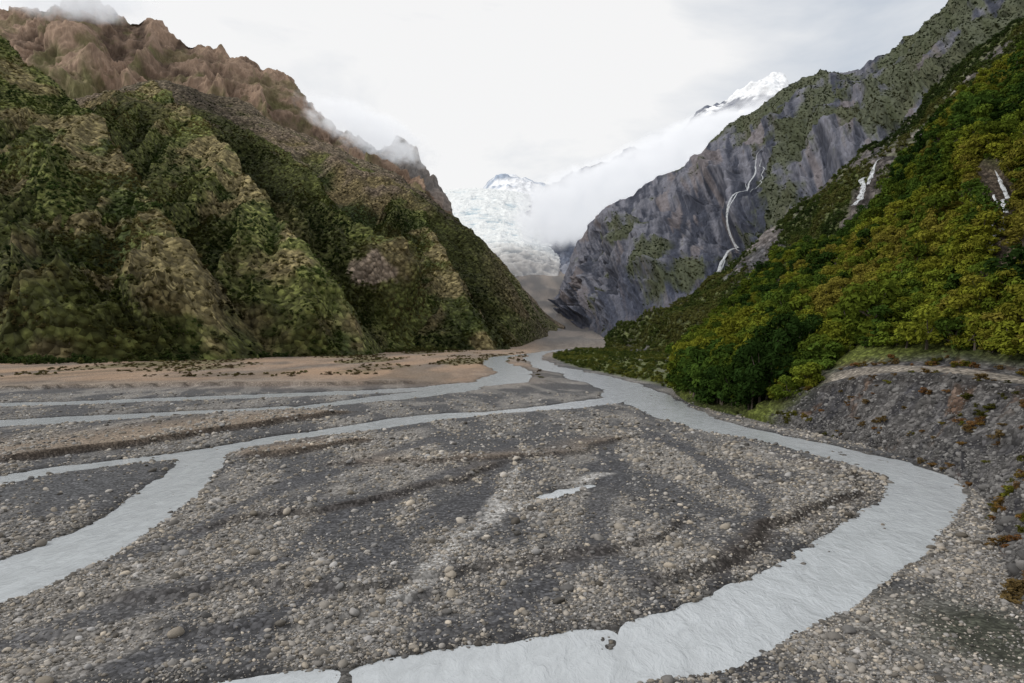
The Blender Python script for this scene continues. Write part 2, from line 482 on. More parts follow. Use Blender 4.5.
riverbed_mat = terrain_mat('riverbed_gravel', 0.9, 6.0, 0.35, 0.4, 0.7, 0.06, voro=5.5)
grid_obj('gravel_riverbed', np.stack([GX, GY, GZ], -1), riverbed_mat, col)

# ------------------------------------------------------------------ river water
m, nt, out = new_mat('glacial_river_water')
tc = N(nt, 'ShaderNodeTexCoord')
mp = N(nt, 'ShaderNodeMapping'); mp.inputs['Scale'].default_value = (1, 0.5, 1); nt.links.new(tc.outputs['Object'], mp.inputs['Vector'])
a = noise_n(nt, mp.outputs[0], 0.35, 4, 0.6, 0.8); b = noise_n(nt, mp.outputs[0], 1.3, 5, 0.65, 0.8); c = noise_n(nt, mp.outputs[0], 6.0, 3, 0.6, 0.6)
f = math_n(nt, 'MULTIPLY_ADD', a, 0.40, math_n(nt, 'MULTIPLY_ADD', b, 0.55, 0.53))
rgb = N(nt, 'ShaderNodeRGB'); rgb.outputs[0].default_value = (0.455, 0.485, 0.51, 1)
bs = N(nt, 'ShaderNodeBsdfPrincipled'); bs.inputs['Roughness'].default_value = 0.13; bs.inputs['IOR'].default_value = 1.33
nt.links.new(mul_color(nt, rgb.outputs[0], f), bs.inputs['Base Color'])
bp = N(nt, 'ShaderNodeBump'); bp.inputs['Strength'].default_value = 1.0; bp.inputs['Distance'].default_value = 0.09
nt.links.new(math_n(nt, 'MULTIPLY_ADD', c, 0.26, b), bp.inputs['Height']); nt.links.new(bp.outputs[0], bs.inputs['Normal'])
nt.links.new(bs.outputs[0], out.inputs['Surface'])
wx = np.linspace(-170, 75, 60); wy = np.linspace(4, 760, 120)
WP = np.zeros((60, 120, 3)); WP[..., 0] = wx[:, None]; WP[..., 1] = wy[None]; WP[..., 2] = -0.12
grid_obj('braided_river', WP, m, np.ones((60, 120, 3)))

# ------------------------------------------------------------------ mountain materials
slope_mat = terrain_mat('vegetated_slope', 0.035, 0.35, 0.4, 0.5, 1.0, 3.0, voro=0.22, vd=0.75, vh=-1.3)
rock_mat = terrain_mat('mountain_rock', 0.02, 0.12, 0.5, 0.6, 1.0, 7.0, stretch=(1.4, 1.4, 0.5))
cliff_mat = terrain_mat('cliff_rock', 0.02, 0.13, 0.5, 0.6, 1.0, 7.0, stretch=(1.9, 1.3, 0.28))
far_mat = terrain_mat('distant_rock', 0.006, 0.03, 0.4, 0.5, 1.0, 14.0)
scree_mat = terrain_mat('scree_and_soil', 0.25, 1.6, 0.5, 0.5, 0.9, 0.25, voro=2.2)

trees = {'near': [], 'far': [], 'bush': []}

def palette(pos, cols, scale, jitter, rng, amp=1.5, vr=0.4, o=4):
    f = fbm(pos[:, 0]/scale, pos[:, 1]/scale, pos[:, 2]/scale, o=o)*amp+0.5+rng.normal(size=len(pos))*jitter
    f = np.clip(f, 0, 0.999)*(len(cols)-1)
    i = f.astype(int); t = (f-i)[:, None]; Cc = np.array(cols)
    return (Cc[i]*(1-t)+Cc[np.minimum(i+1, len(cols)-1)]*t)*(1-vr/2+vr*rng.random(len(pos)))[:, None]

def add_trees(kind, pos, tint, smin, smax, rng, nproto, zscale=1.0, sink=0.3):
    n = len(pos); s = smin+(smax-smin)*rng.random(n)**1.6
    p = pos.copy(); p[:, 2] -= sink*s
    rot = np.stack([rng.normal(size=n)*0.08, rng.normal(size=n)*0.08, rng.random(n)*6.283], 1)
    scl = np.stack([s*(0.85+0.3*rng.random(n)), s*(0.85+0.3*rng.random(n)), s*zscale*(0.8+0.45*rng.random(n))], 1)
    trees[kind].append((p, rot, scl, tint, rng.integers(0, nproto, n)))

LEFTPAL = [C(.036,.058,.020), C(.052,.080,.023), C(.075,.102,.028), C(.105,.122,.034), C(.140,.138,.042), C(.165,.142,.058)]
SPUR1 = [(-824,850,507),(-737,880,434),(-675,900,398),(-614,880,352),(-550,850,303),(-459,760,246),(-352,630,172),(-277,530,115),(-219,450,70),(-185,405,38),(-167,385,15),(-154,370,-3)]
SPUR2 = [(-652,1230,470),(-481,1000,350),(-351,825,246),(-241,660,150),(-169,552,82),(-127,505,38),(-102,482,0)]
SPUR3 = [(-211,1350,318),(-133,1090,190),(-73,850,94),(-40,715,37),(-20,680,0)]

def ravine_shade(P):
    """painted shade: mask just behind each spur crest, darkens ground and tree colour"""
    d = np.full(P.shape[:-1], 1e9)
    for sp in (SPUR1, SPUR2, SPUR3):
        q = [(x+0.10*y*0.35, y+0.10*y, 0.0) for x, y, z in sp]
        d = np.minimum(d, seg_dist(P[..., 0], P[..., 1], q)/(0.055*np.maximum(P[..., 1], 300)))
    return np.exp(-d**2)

def left_spur(name, foot, crest, nu, nv, seed, ntree, gul=22, big=22, bl=120, uend=0.2, back=140, bright=1.0, bd=0.7):
    secs = [[f_ if len(f_) == 3 else (f_[0], f_[1], 0), c_] for f_, c_ in zip(foot, crest)]
    P, t, v = base_sheet(secs, [0, 1], nu, nv, back, 1.04, bd)
    P, g, r, s_, h_, V = displace(P, v, gul, 60, 7, 32, 12, 60, seed=seed, big=big, bl=bl, uend=uend, shear=0.3)
    pm = fbm(P[..., 0]/80, P[..., 1]/110, P[..., 2]/60, o=4)
    pt = fbm(P[..., 0]/45+9, P[..., 1]/70, P[..., 2]/35, o=4)
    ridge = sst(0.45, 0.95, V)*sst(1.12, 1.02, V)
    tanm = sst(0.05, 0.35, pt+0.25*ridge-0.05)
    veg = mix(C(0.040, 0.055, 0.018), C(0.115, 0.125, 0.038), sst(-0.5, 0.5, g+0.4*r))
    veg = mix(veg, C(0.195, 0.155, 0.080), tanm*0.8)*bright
    veg = veg*(0.72+0.6*ridge)[..., None]  # crest painted lighter as if sunlit, lower flank darker
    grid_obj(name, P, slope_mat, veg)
    W_ = (0.35+sst(0.35, -0.2, 0.4*g+pm))*(V <= 1.25)*(1.4-0.7*V)*(1-0.6*tanm)
    pos, i, j = scatter(P, W_, ntree, RNG)
    tint = palette(pos, LEFTPAL, 80, 0.07, RNG, 1.4, 0.3, 3)*bright
    tm = (0.7*tanm[i, j])[:, None]; tint = tint*(1-tm)+C(.155, .120, .055)*tm
    tint *= ((0.60+0.55*sst(-0.7, 0.6, g[i, j]))*(0.70+0.75*ridge[i, j])*(1-0.5*sst(1.02, 1.1, V[i, j])))[:, None]  # gully shade, sunlit crest and dim back side painted into the tint
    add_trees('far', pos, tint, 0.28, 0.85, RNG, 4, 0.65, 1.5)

# ---- left near spur
left_spur('forested_spur',
 [(-700,270),(-600,285),(-520,300),(-455,312),(-405,320),(-365,322),(-325,325),(-285,328),(-250,332),(-222,338),(-198,345),(-174,352)],
 SPUR1, 560, 380, 2.0, 19000, bright=0.95)
left_spur('scrub_spur',
 [(-540,760,210),(-410,610,115),(-310,520,68),(-235,455,24),(-185,430,4),(-148,430,0),(-118,445,0)],
 SPUR2, 420, 300, 3.6, 9000, gul=18, big=20, bright=1.15)
left_spur('descending_spur',
 [(-210,1010,165),(-160,860,80),(-118,710,22),(-88,655,0),(-62,665,0)],
 SPUR3, 320, 260, 5.1, 4500, gul=15, big=14, bright=1.0)

# ---- left main slope
crest = [(-1075,1200,412),(-827,1250,440),(-765,1300,484),(-716,1350,518),(-640,1400,508),(-556,1450,482),(-466,1500,450),(-378,1500,405),(-279,1500,362),(-202,1500,325),(-136,1500,276),(-70,1500,226),(-14,1480,165),(32,1450,108),(72,1420,62),(108,1390,36)]
foot = [(-600,330),(-450,345),(-380,350),(-320,365),(-270,380),(-230,400),(-187,425),(-160,450),(-141,475),(-125,535),(-113,600),(-85,660),(-40,760),(-6,860),(34,1060),(78,1260)]
secs = [[(f_[0], f_[1], 0), c_] for f_, c_ in zip(foot, crest)]
P, t, v = base_sheet(secs, [0, 1], 1000, 620, 200, 1.06)
P, g, r, s_, h_, V = displace(P, v, 34, 85, 12, 42, 12, 90, seed=6.4, big=60, bl=230, shear=0.5, aniso=4, uend=0.38)
pn = fbm(P[..., 0]/80, P[..., 1]/120, P[..., 2]/60, o=5)
pn2 = fbm(P[..., 0]/130+4, P[..., 1]/180, P[..., 2]/80, o=5)
rav_shade = ravine_shade(P)
tanm = sst(0.0, 0.28, pn2+0.30*(V-0.45)+0.12*r+0.12*g)*(1-rav_shade)
rockm = sst(0.74, 0.95, V+0.42*r)
veg = mix(C(0.036, 0.052, 0.018), C(0.115, 0.128, 0.038), sst(-0.55, 0.5, g+0.4*pn))
veg = mix(veg, C(0.20, 0.155, 0.082), tanm*0.85)
veg = mix(veg, C(0.20, 0.155, 0.12), rockm*0.8)
veg = veg*(1-0.55*rav_shade)[..., None]  # shade behind the spurs painted into the ground colour
tal = sst(850, 1350, P[..., 1]*(1-0.35*V)+150*g)*sst(-100, 60, P[..., 0])
veg = mix(veg, C(0.22, 0.175, 0.145), tal*0.8)
scar = np.exp(-(((P[..., 0]+128)/24)**2+((P[..., 2]-76)/16)**2))
scar = sst(0.35, 0.6, scar+0.45*fbm(P[..., 0]/10, P[..., 2]/16, o=5))*(P[..., 1] < 900)*(P[..., 1] > 540)*(np.abs(P[..., 0]+128) < 60)
veg = mix(veg, C(0.30, 0.235, 0.185), scar*0.9)
grid_obj('left_mountain_slope', P, slope_mat, veg)
W_ = (0.28+sst(0.3, -0.35, pn+0.3*g))*(V <= 1.0)*(1-scar*0.98)*(1.25-V)*np.clip(900/np.maximum(P[..., 1], 400), 0.3, 2)
W_ = W_*(1-0.85*tal)*(1-0.7*rockm)*(1-0.5*tanm)
pos, i, j = scatter(P, W_, 48000, RNG)
tint = palette(pos, LEFTPAL, 100, 0.06, RNG, 1.4, 0.3, 3)
tb = (0.75*tanm[i, j])[:, None]
tint = tint*(1-tb)+C(.150, .118, .055)*tb
tint *= ((0.55+0.8*sst(-0.7, 0.6, g[i, j]))*(1-0.6*rav_shade[i, j]))[:, None]  # painted shade: trees darker in gullies and behind spur crests
add_trees('far', pos, tint, 0.26, 0.82, RNG, 4, 0.65, 1.5)

# ---- left rocky summit ridge
crest = [(-1938,2000,826),(-1759,2100,944),(-1649,2200,1036),(-1504,2200,1062),(-1359,2200,1100),(-1230,2200,1036),(-1101,2200,1008),(-973,2200,950),(-844,2200,890),(-731,2200,818),(-618,2200,708),(-526,2150,655),(-390,2100,605),(-291,2050,546),(-211,2000,445),(-167,2000,340)]
secs = []
for k, c_ in enumerate(crest):
    secs.append([(c_[0]*0.72-40, 1330+12*k, 230-6*k), c_])
P, t, v = base_sheet(secs, [0, 1], 700, 360, 300, 1.0)
P, g, r, s_, h_, V = displace(P, v, 85, 120, 34, 70, 58, 110, seed=9.2, aniso=2.4, topenv=0.55)
st = fbm(s_/22, h_/130, o=4)
rk = mix(C(0.100, 0.070, 0.052), C(0.29, 0.205, 0.150), sst(-0.45, 0.5, g*0.7+r+0.6*st))
gr = sst(0.66, 0.40, V+0.35*r-0.15*g)
rk = mix(rk, C(0.12, 0.12, 0.05), gr*0.85)
rk = mix(rk, C(0.12, 0.11, 0.05), sst(0.08, 0.35, fbm(P[..., 0]/70, P[..., 1]/70, P[..., 2]/50, o=5))*0.6)
rk = mix(rk, C(0.20, 0.20, 0.20), sst(-560, -420, P[..., 0])*sst(0.7, 0.9, V)*0.6)
grid_obj('left_rocky_summit', P, rock_mat, rk)

# ---- right grey mountain
crest = [(857,1200,711),(824,1300,646),(795,1400,613),(742,1500,605),(675,1600,616),(617,1700,580),(520,1750,519),(443,1800,468),(347,1850,413),(259,1900,362),(208,1950,292),(166,1950,192),(128,1900,118)]
foot = [(480,500,50),(460,560,50),(430,620,40),(400,680,30),(360,740,20),(320,800,10),(280,860,3),(240,920,0),(200,1000,0),(170,1100,5),(150,1250,12),(135,1400,28),(118,1550,45)]
secs = [[f_, c_] for f_, c_ in zip(foot, crest)]
P3, t3, v3 = base_sheet(secs, [0, 1], 900, 600, 250, 0.92)
P3, g, r, s_, h_, V = displace(P3, v3, 46, 100, 16, 45, 24, 90, seed=14.7, aniso=4.0, big=26, bl=260, shear=-0.15)
st = fbm(s_/11+0.3*r, h_/210, o=4); st2 = fbm(s_/34+5, h_/260, o=3)
rk = mix(C(0.052, 0.058, 0.080), C(0.175, 0.178, 0.212), sst(-0.45, 0.6, g*0.5+r*0.5+st*1.2))
rk = mix(rk, C(0.20, 0.165, 0.155), sst(0.18, 0.45, st2+0.4*st)*0.5)
rk = mix(rk, C(0.066, 0.075, 0.108), sst(0.36, 0.12, V+0.2*r)*0.55)
pn = fbm(P3[..., 0]/120, P3[..., 1]/120, P3[..., 2]/90, o=5)
gr = sst(0.08, 0.36, pn+0.15*g+0.0011*(P3[..., 0]-400)+0.25*st)
rk = mix(rk, C(0.080, 0.092, 0.046), gr*0.85)
grid_obj('right_rock_mountain', P3, cliff_mat, rk)
W_ = gr*(V <= 1.0)*(V > 0.03)
pos, i, j = scatter(P3, W_, 12000, RNG)
tint = palette(pos, [C(.042,.060,.028), C(.062,.080,.033), C(.10,.10,.045)], 80, 0.12, RNG)
add_trees('far', pos, tint, 0.28, 0.8, RNG, 4, 0.6, 1.4)

# ---- right middle green slope
crest = [(401,500,274),(390,520,258),(367,560,236),(341,600,199),(317,640,174),(277,680,139),(240,720,99),(209,760,60),(158,780,19),(113,790,1)]
foot = [(230,260,20),(220,290,15),(210,330,10),(195,370,5),(180,400,2),(160,440,0),(140,480,0),(120,540,0),(105,600,0),(95,690,0)]
secs = [[f_, c_] for f_, c_ in zip(foot, crest)]
P2, t2, v2 = base_sheet(secs, [0, 1], 520, 320, 120, 1.0)
P2, g, r, s_, h_, V = displace(P2, v2, 16, 50, 6, 28, 14, 60, seed=21.3, aniso=2.5, big=14, bl=120)
rk = mix(C(0.10, 0.10, 0.11), C(0.20, 0.18, 0.175), sst(-0.3, 0.4, r+0.5*g))
gr2 = sst(-0.20, 0.15, fbm(P2[..., 0]/50, P2[..., 1]/50, P2[..., 2]/40, o=4)+0.3*g+0.06-0.1*sst(0.5, 1, V))
fall_u = np.abs(t2[:, None]-np.interp(V, [0.35, 0.66], [3.35, 3.05])+0.06*r)
fm = np.where((V > 0.3) & (V < 0.72), sst(0.08, 0.28, fall_u), 1)
gr2 = gr2*fm
rk = mix(rk, C(0.095, 0.115, 0.036), gr2*0.9)
rk = mix(rk, C(0.085, 0.075, 0.07), (1-fm)*0.8)
grid_obj('right_green_slope', P2, slope_mat, rk)
W_ = (0.05+gr2)*(V <= 1.0)*(0.04+fm)
pos, i, j = scatter(P2, W_, 17000, RNG)
tint = palette(pos, [C(.045,.072,.024), C(.072,.105,.030), C(.115,.145,.038), C(.155,.158,.05)], 60, 0.12, RNG)
add_trees('far', pos, tint, 0.28, 0.85, RNG, 4, 0.75, 1.0)

# ---- right near bush hillside with scree bank and terrace
S1 = [
 [(8,-30,0),(30,-30,8),(38,-30,8.3),(140,-40,108)],
 [(16,10,0),(35,12,8),(42,13,8.3),(140,30,105)],
 [(21,27,0),(39,30,7.6),(46,31,8),(140,90,98)],
 [(26.4,37,0),(44,42,7.5),(51,44,8),(137,130,92)],
 [(35,50.6,0),(47.4,55,7.4),(54,58,8),(135,160,88)],
 [(39,63,0),(48.7,66,7.4),(55,70,8.2),(135,180,85)],
 [(39.3,74,0),(47,77,7.9),(53,84,9),(147,230,87)],
 [(38,86,0),(44,89,6.5),(49,95,8.5),(155,275,72)],
 [(35,101,0),(38.5,104,2.5),(45,112,6),(157,300,62)],
 [(32.5,121,0),(36.5,126,2),(45,136,6),(145,325,52)],
 [(35,146,0),(38.5,150,1.5),(46,160,5),(134,338,43)],
 [(40,172,0),(44,180,1.5),(53,195,5),(118,350,28)],
 [(47,205,0),(51,212,1),(60,225,3),(95,330,12)],
 [(55,235,0),(60,240,.5),(66,250,1.5),(85,300,3)],
]
VS = [0, 0.14, 0.19, 1.0]
P1, t1, v1 = base_sheet(S1, VS, 760, 460, 60, 1.0, 0.7, 0.6)
s_, h_ = arcs(P1); n1 = normals(P1); V = np.broadcast_to(v1[None], s_.shape); T1 = np.broadcast_to(t1[:, None], s_.shape)
g = fbm(s_/38+3, h_/80, o=5, ridged=True)
r = fbm(P1[..., 0]/9, P1[..., 1]/9, P1[..., 2]/9, o=5)
rs = fbm(P1[..., 0]/4, P1[..., 1]/5, P1[..., 2]/4, o=5, ridged=True)
onpath = sst(0.135, 0.145, V)*sst(0.20, 0.19, V)*sst(8.5, 7.5, T1)
P1 = P1+n1*(g*9*sst(0.19, 0.45, V)*(1-0.5*sst(0.7, 1, V))+r*(0.9*(1-0.8*onpath)+1.8*sst(0.19, 0.3, V))*sst(0.0, 0.03, V)
            +rs*0.9*sst(0.0, 0.02, V)*sst(0.142, 0.12, V))[..., None]
P1[..., 2] += fbm(s_/30+11, h_*0, o=4)*7*sst(0.7, 1, V)
scree = sst(7.9, 7.2, T1+0.35*r)*sst(0.205, 0.185, V+0.012*r)
sc_c = mix(C(0.044, 0.044, 0.049), C(0.125, 0.12, 0.118), sst(-0.4, 0.5, fbm(s_/3, h_/9, o=5)+0.4*rs))
sc_c = mix(sc_c, C(0.13, 0.075, 0.042), sst(0.15, 0.5, fbm(s_/5+9, h_/4, o=4))*0.55)
path = sst(0.146, 0.150, V)*sst(0.176, 0.170, V)
sc_c = mix(sc_c, C(0.27, 0.24, 0.205), path*0.85)
sc_c = mix(sc_c, C(0.04, 0.036, 0.033), sst(0.105, 0.125, V)*sst(0.142, 0.136, V)*0.6)
gr_c = mix(C(0.05, 0.062, 0.018), C(0.10, 0.12, 0.028), sst(-0.3, 0.4, r))
rockp = sst(0.16, 0.34, fbm(P1[..., 0]/22+7, P1[..., 1]/22, P1[..., 2]/18, o=4)-0.1*sst(0.5, 0.8, V))*sst(0.19, 0.24, V)
cutm = sst(0.20, 0.08, np.abs(T1-5.30)+0.05*r)*sst(0.26, 0.30, V)*sst(0.56, 0.50, V)
gr_c = mix(gr_c, C(0.085, 0.068, 0.052), np.maximum(rockp, cutm))
grid_obj('right_bush_hillside', P1, scree_mat, mix(gr_c, sc_c, scree))
W_ = (1-scree)*(V <= 1.02)*sst(0.02, 0.05, V)*(1-0.93*rockp)*(T1 > 1.2)*sst(0.2, 0.21, V+0.1*(T1 > 7.4))*(1-0.97*cutm)
pos, i, j = scatter(P1, W_*np.clip(260/np.maximum(P1[..., 1], 90), 0.6, 2.4), 13000, RNG)
NEARPAL = [C(.030,.060,.014), C(.050,.094,.018), C(.085,.136,.022), C(.138,.182,.024), C(.210,.222,.026), C(.215,.190,.036)]
tint = palette(pos, NEARPAL, 34, 0.12, RNG, 1.15)
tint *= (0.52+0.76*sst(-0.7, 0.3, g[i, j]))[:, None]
add_trees('near', pos, tint, 0.32, 1.15, RNG, 5, 0.8, 0.6)
W_t = (T1 > 7.9)*(T1 < 10.8)*(V > 0.05)*(V < 0.35)
pos, i, j = scatter(P1, W_t*1.0, 420, RNG)
add_trees('near', pos, palette(pos, NEARPAL[:5], 22, 0.2, RNG), 0.9, 1.6, RNG, 5, 0.95, 0.5)
pos, i, j = scatter(P1, W_, 450, RNG)
add_trees('near', pos, palette(pos, NEARPAL[:4], 22, 0.25, RNG), 1.2, 1.9, RNG, 5, 0.9, 0.8)
W_b = scree*(T1 > 1.5)*(0.06+sst(0.2, 0.45, fbm(s_/4, h_/3+5, o=3)))*(1-path)
pos, i, j = scatter(P1, W_b, 420, RNG)
tint = palette(pos, [C(.09,.09,.02), C(.16,.16,.025), C(.26,.13,.05), C(.17,.12,.05)], 6, 0.25, RNG)
add_trees('bush', pos, tint, 0.25, 0.8, RNG, 3, 0.6, 0.1)

# shrubs on the flats
def flat_scatter(n, x0, x1, y0, y1, cond, rng):
    X = x0+(x1-x0)*rng.random(n*6); Y = y0+(y1-y0)*rng.random(n*6)
    m_ = cond(X, Y); X = X[m_][:n]; Y = Y[m_][:n]
    Z, s, e, sc = bed(X, Y)
    k = s > 1.0
    return np.stack([X[k], Y[k], Z[k]], 1), s[k]
pos, _ = flat_scatter(4200, 20, 150, 160, 760, lambda X, Y: (X-LIMX(Y) > 8)&(fbm(X/12, Y/25+4, o=3) > -0.3), RNG)
add_trees('near', pos, palette(pos, [C(.070,.10,.028), C(.12,.155,.036), C(.19,.20,.045)], 20, 0.2, RNG), 0.22, 0.65, RNG, 5, 0.65, 0.4)
footc = lambda X: np.interp(X, [-330,-210,-141,-113,-40,50], [322,345,440,560,715,1000])
pos, _ = flat_scatter(1800, -330, 60, 300, 800, lambda X, Y: (footc(X)-Y < 40*(0.6+fbm(X/20, Y/20, o=3)))&(footc(X)-Y > -15), RNG)
add_trees('far', pos, palette(pos, [C(.045,.07,.022), C(.07,.10,.03), C(.12,.12,.04)], 30, 0.2, RNG), 0.3, 0.85, RNG, 4, 0.8, 0.6)
pos, _ = flat_scatter(1500, -250, 10, 200, 700, lambda X, Y: (footc(X)-Y > 20)&(fbm(X/25+8, Y/90, o=5) > 0.03), RNG)
add_trees('bush', pos, palette(pos, [C(.10,.10,.03), C(.18,.15,.06), C(.13,.09,.05)], 30, 0.3, RNG), 0.5, 1.3, RNG, 3, 0.5, 0.1)

names = {'near': ('hillside_trees', near_c), 'far': ('mountain_forest', far_c), 'bush': ('low_shrubs', bush_c)}
for k, L in trees.items():
    arr = [np.concatenate([x[q] for x in L]) for q in range(5)]
    instancer(names[k][0], arr[0], arr[1], arr[2], arr[3], arr[4], names[k][1])

# ------------------------------------------------------------------ stones
def stones(n, rng):
    q = rng.random(n)
    Y = 8196.0/(370-(370-55)*q**0.9)
    X = (rng.random(n)*2-1)*(Y*0.85+4)
    Z, s, e, sc = bed(X, Y)
    dt, lt = tracks(X, Y)
    dens = 0.20+1.0*sst(-0.2, 0.3, gravel_flow(X, Y))
    dens *= (1-0.85*dt)*np.where(s < 0.1, 0.06, 1.0)
    dens *= 1-0.9*np.clip(np.exp(-(((X+36)/6.5)**2+((Y-54)/8)**2))*1.3, 0, 1)
    dens *= 1-0.8*np.clip(np.exp(-(((X-19.5)/3.6)**2+((Y-27)/4)**2))*1.3, 0, 1)
    foot_x = np.interp(Y, [10, 27, 37, 50.6, 63, 74, 86, 101, 121, 146], [16, 21, 26.4, 35, 39, 39.3, 38, 35, 32.5, 35])
    k = (rng.random(n) < dens) & (X < foot_x+1)
    return X[k], Y[k], Z[k], s[k]
X, Y, Z, s = stones(190000, RNG)
n = len(X)
sz = np.exp(RNG.normal(size=n)*0.60)*0.098*np.clip(Y/34, 0.85, 2.4)
sz = np.clip(sz, 0.04, 0.85)
pos = np.stack([X, Y, Z+sz*0.08], 1)
rot = np.stack([RNG.normal(size=n)*0.25, RNG.normal(size=n)*0.25, RNG.random(n)*6.283], 1)
br = np.clip(RNG.normal(size=n)*0.10+0.235, 0.07, 0.52)
warm = RNG.random(n)
tint = np.stack([br*(1.02+0.16*warm), br*(1.0+0.03*warm), br*(0.99-0.16*warm)], 1)
tint = np.where((s < 0.35)[:, None], tint*0.5, tint)
instancer('river_stones', pos, rot, np.stack([sz]*3, 1), tint, RNG.integers(0, 6, n), stone_c)
W_s = scree*(T1 > 1.5)*(V < 0.138)*(1+3*(V < 0.035))
pos, i, j = scatter(P1, W_s, 12000, RNG); n = len(pos)
sz = np.clip(np.exp(RNG.normal(size=n)*0.6)*0.18, 0.05, 1.3)
br = np.clip(RNG.normal(size=n)*0.05+0.12, 0.045, 0.34)
instancer('scree_rocks', pos, np.stack([RNG.normal(size=n)*0.5, RNG.normal(size=n)*0.5, RNG.random(n)*6.28], 1), np.stack([sz]*3, 1),
          np.stack([br*1.03, br, br*0.98], 1), RNG.integers(0, 6, n), stone_c)

# ------------------------------------------------------------------ far range, glacier, snow peak
crest = [(1700,3600,1180),(1560,3700,1300),(1430,3700,1400),(1235,3700,1345),(1032,3750,1253),(823,3800,1114),(601,3800,1030),(378,3800,958),(214,3850,874),(74,3900,714),(17,3900,543)]
foot = [(1100,2200,200),(1000,2200,200),(850,2200,200),(700,2200,200),(560,2250,200),(430,2250,200),(320,2300,200),(230,2350,210),(170,2400,225),(110,2550,260),(50,2750,320)]
secs = [[f_, c_] for f_, c_ in zip(foot, crest)]
P, t, v = base_sheet(secs, [0, 1], 460, 320, 500, 1.0)
P, g, r, s_, h_, V = displace(P, v, 120, 280, 55, 140, 100, 200, seed=31.0, aniso=2.4)
rk = mix(C(0.12, 0.14, 0.19), C(0.23, 0.24, 0.28), sst(-0.4, 0.5, g*0.5+r))  # distance haze put into the bluish rock tones
sn = sst(1310, 1370, P[..., 2]+380*r+180*g)
rk = mix(rk, C(0.85, 0.87, 0.9), sn)
grid_obj('distant_snowy_range', P, far_mat, rk)

crest = [(-900,6500,1150),(-620,6500,1230),(-400,6500,1340),(-209,6500,1500),(-19,6500,1560),(171,6500,1500),(362,6500,1400),(647,6500,1230),(1000,6500,1200)]
secs = [[(c_[0]*0.8, 4600, 800), c_] for c_ in crest]
P, t, v = base_sheet(secs, [0, 1], 260, 160, 900, 1.0)
P, g, r, s_, h_, V = displace(P, v, 110, 420, 60, 240, 90, 300, seed=41.0, aniso=2)
rk = mix(C(0.82, 0.84, 0.88), C(0.36, 0.42, 0.52), sst(0.12, 0.35, r+0.15*g))  # pale blue rock carries distance haze in its colour
grid_obj('snow_peak', P, far_mat, rk)

# glacier tongue
left = [(-560,4700,1000),(-540,4300,900),(-480,4000,850),(-380,3600,715),(-290,3200,560),(-210,2900,430),(-130,2600,330),(-60,2320,215)]
right = [(160,4700,980),(120,4300,900),(110,4000,820),(150,3600,690),(190,3200,510),(205,2900,390),(200,2600,300),(165,2320,215)]
nu, nw = 560, 220
A = catmull(np.array(left), np.linspace(0, 7, nu)); B = catmull(np.array(right), np.linspace(0, 7, nu))
w = np.linspace(0, 1, nw)[None, :, None]
P = A[:, None]*(1-w)+B[:, None]*w
ww = np.linspace(0, 1, nw)[None, :]
al = np.linspace(0, 1, nu)[:, None]
P[..., 2] += (48*np.sin(np.pi*ww)**0.6-10)*(1-sst(0.88, 1, al))-60*sst(0.94, 1.0, al)-40*sst(0.06, 0, ww)-40*sst(0.94, 1, ww)
cre = fbm(P[..., 1]/30+0.3*fbm(P[..., 0]/60, P[..., 1]/60, o=2), P[..., 0]/90, o=5, ridged=True)
ice = fbm(P[..., 0]/25, P[..., 1]/25, P[..., 2]/25, o=4)
P[..., 2] += cre*14+ice*9
col = mix(C(0.36, 0.48, 0.56), C(0.80, 0.83, 0.84), sst(-0.5, 0.3, cre+0.5*ice))
toe = sst(2850, 2420, P[..., 1]+160*ice+70*cre)
col = mix(col, mix(C(0.22, 0.21, 0.215), C(0.42, 0.40, 0.39), sst(-0.3, 0.4, ice+cre*0.4)), toe*0.85)
ice_mat = terrain_mat('glacier_ice', 0.02, 0.12, 0.12, 0.15, 0.8, 5.0, rough=0.6, spec=0.4)
grid_obj('glacier', P, ice_mat, col)

# ------------------------------------------------------------------ waterfalls
m_fall, nt, out = new_mat('waterfall_white_water')
tc = N(nt, 'ShaderNodeTexCoord')
mp = N(nt, 'ShaderNodeMapping'); mp.inputs['Scale'].default_value = (1.0, 1.0, 0.12); nt.links.new(tc.outputs['Object'], mp.inputs['Vector'])
f = noise_n(nt, mp.outputs[0], 0.8, 4, 0.6)
rgb = N(nt, 'ShaderNodeRGB'); rgb.outputs[0].default_value = (0.58, 0.61, 0.64, 1)
bs = N(nt, 'ShaderNodeBsdfPrincipled'); bs.inputs['Roughness'].default_value = 0.5
nt.links.new(mul_color(nt, rgb.outputs[0], math_n(nt, 'MULTIPLY_ADD', f, 0.8, 0.6)), bs.inputs['Base Color'])
gate = math_n(nt, 'MINIMUM', math_n(nt, 'MAXIMUM', math_n(nt, 'MULTIPLY_ADD', noise_n(nt, mp.outputs[0], 1.1, 3, 0.65), 5.0, -1.8), 0.10), 0.9)
tr = N(nt, 'ShaderNodeBsdfTransparent'); mx = N(nt, 'ShaderNodeMixShader')
nt.links.new(gate, mx.inputs[0]); nt.links.new(tr.outputs[0], mx.inputs[1]); nt.links.new(bs.outputs[0], mx.inputs[2])
nt.links.new(mx.outputs[0], out.inputs['Surface'])

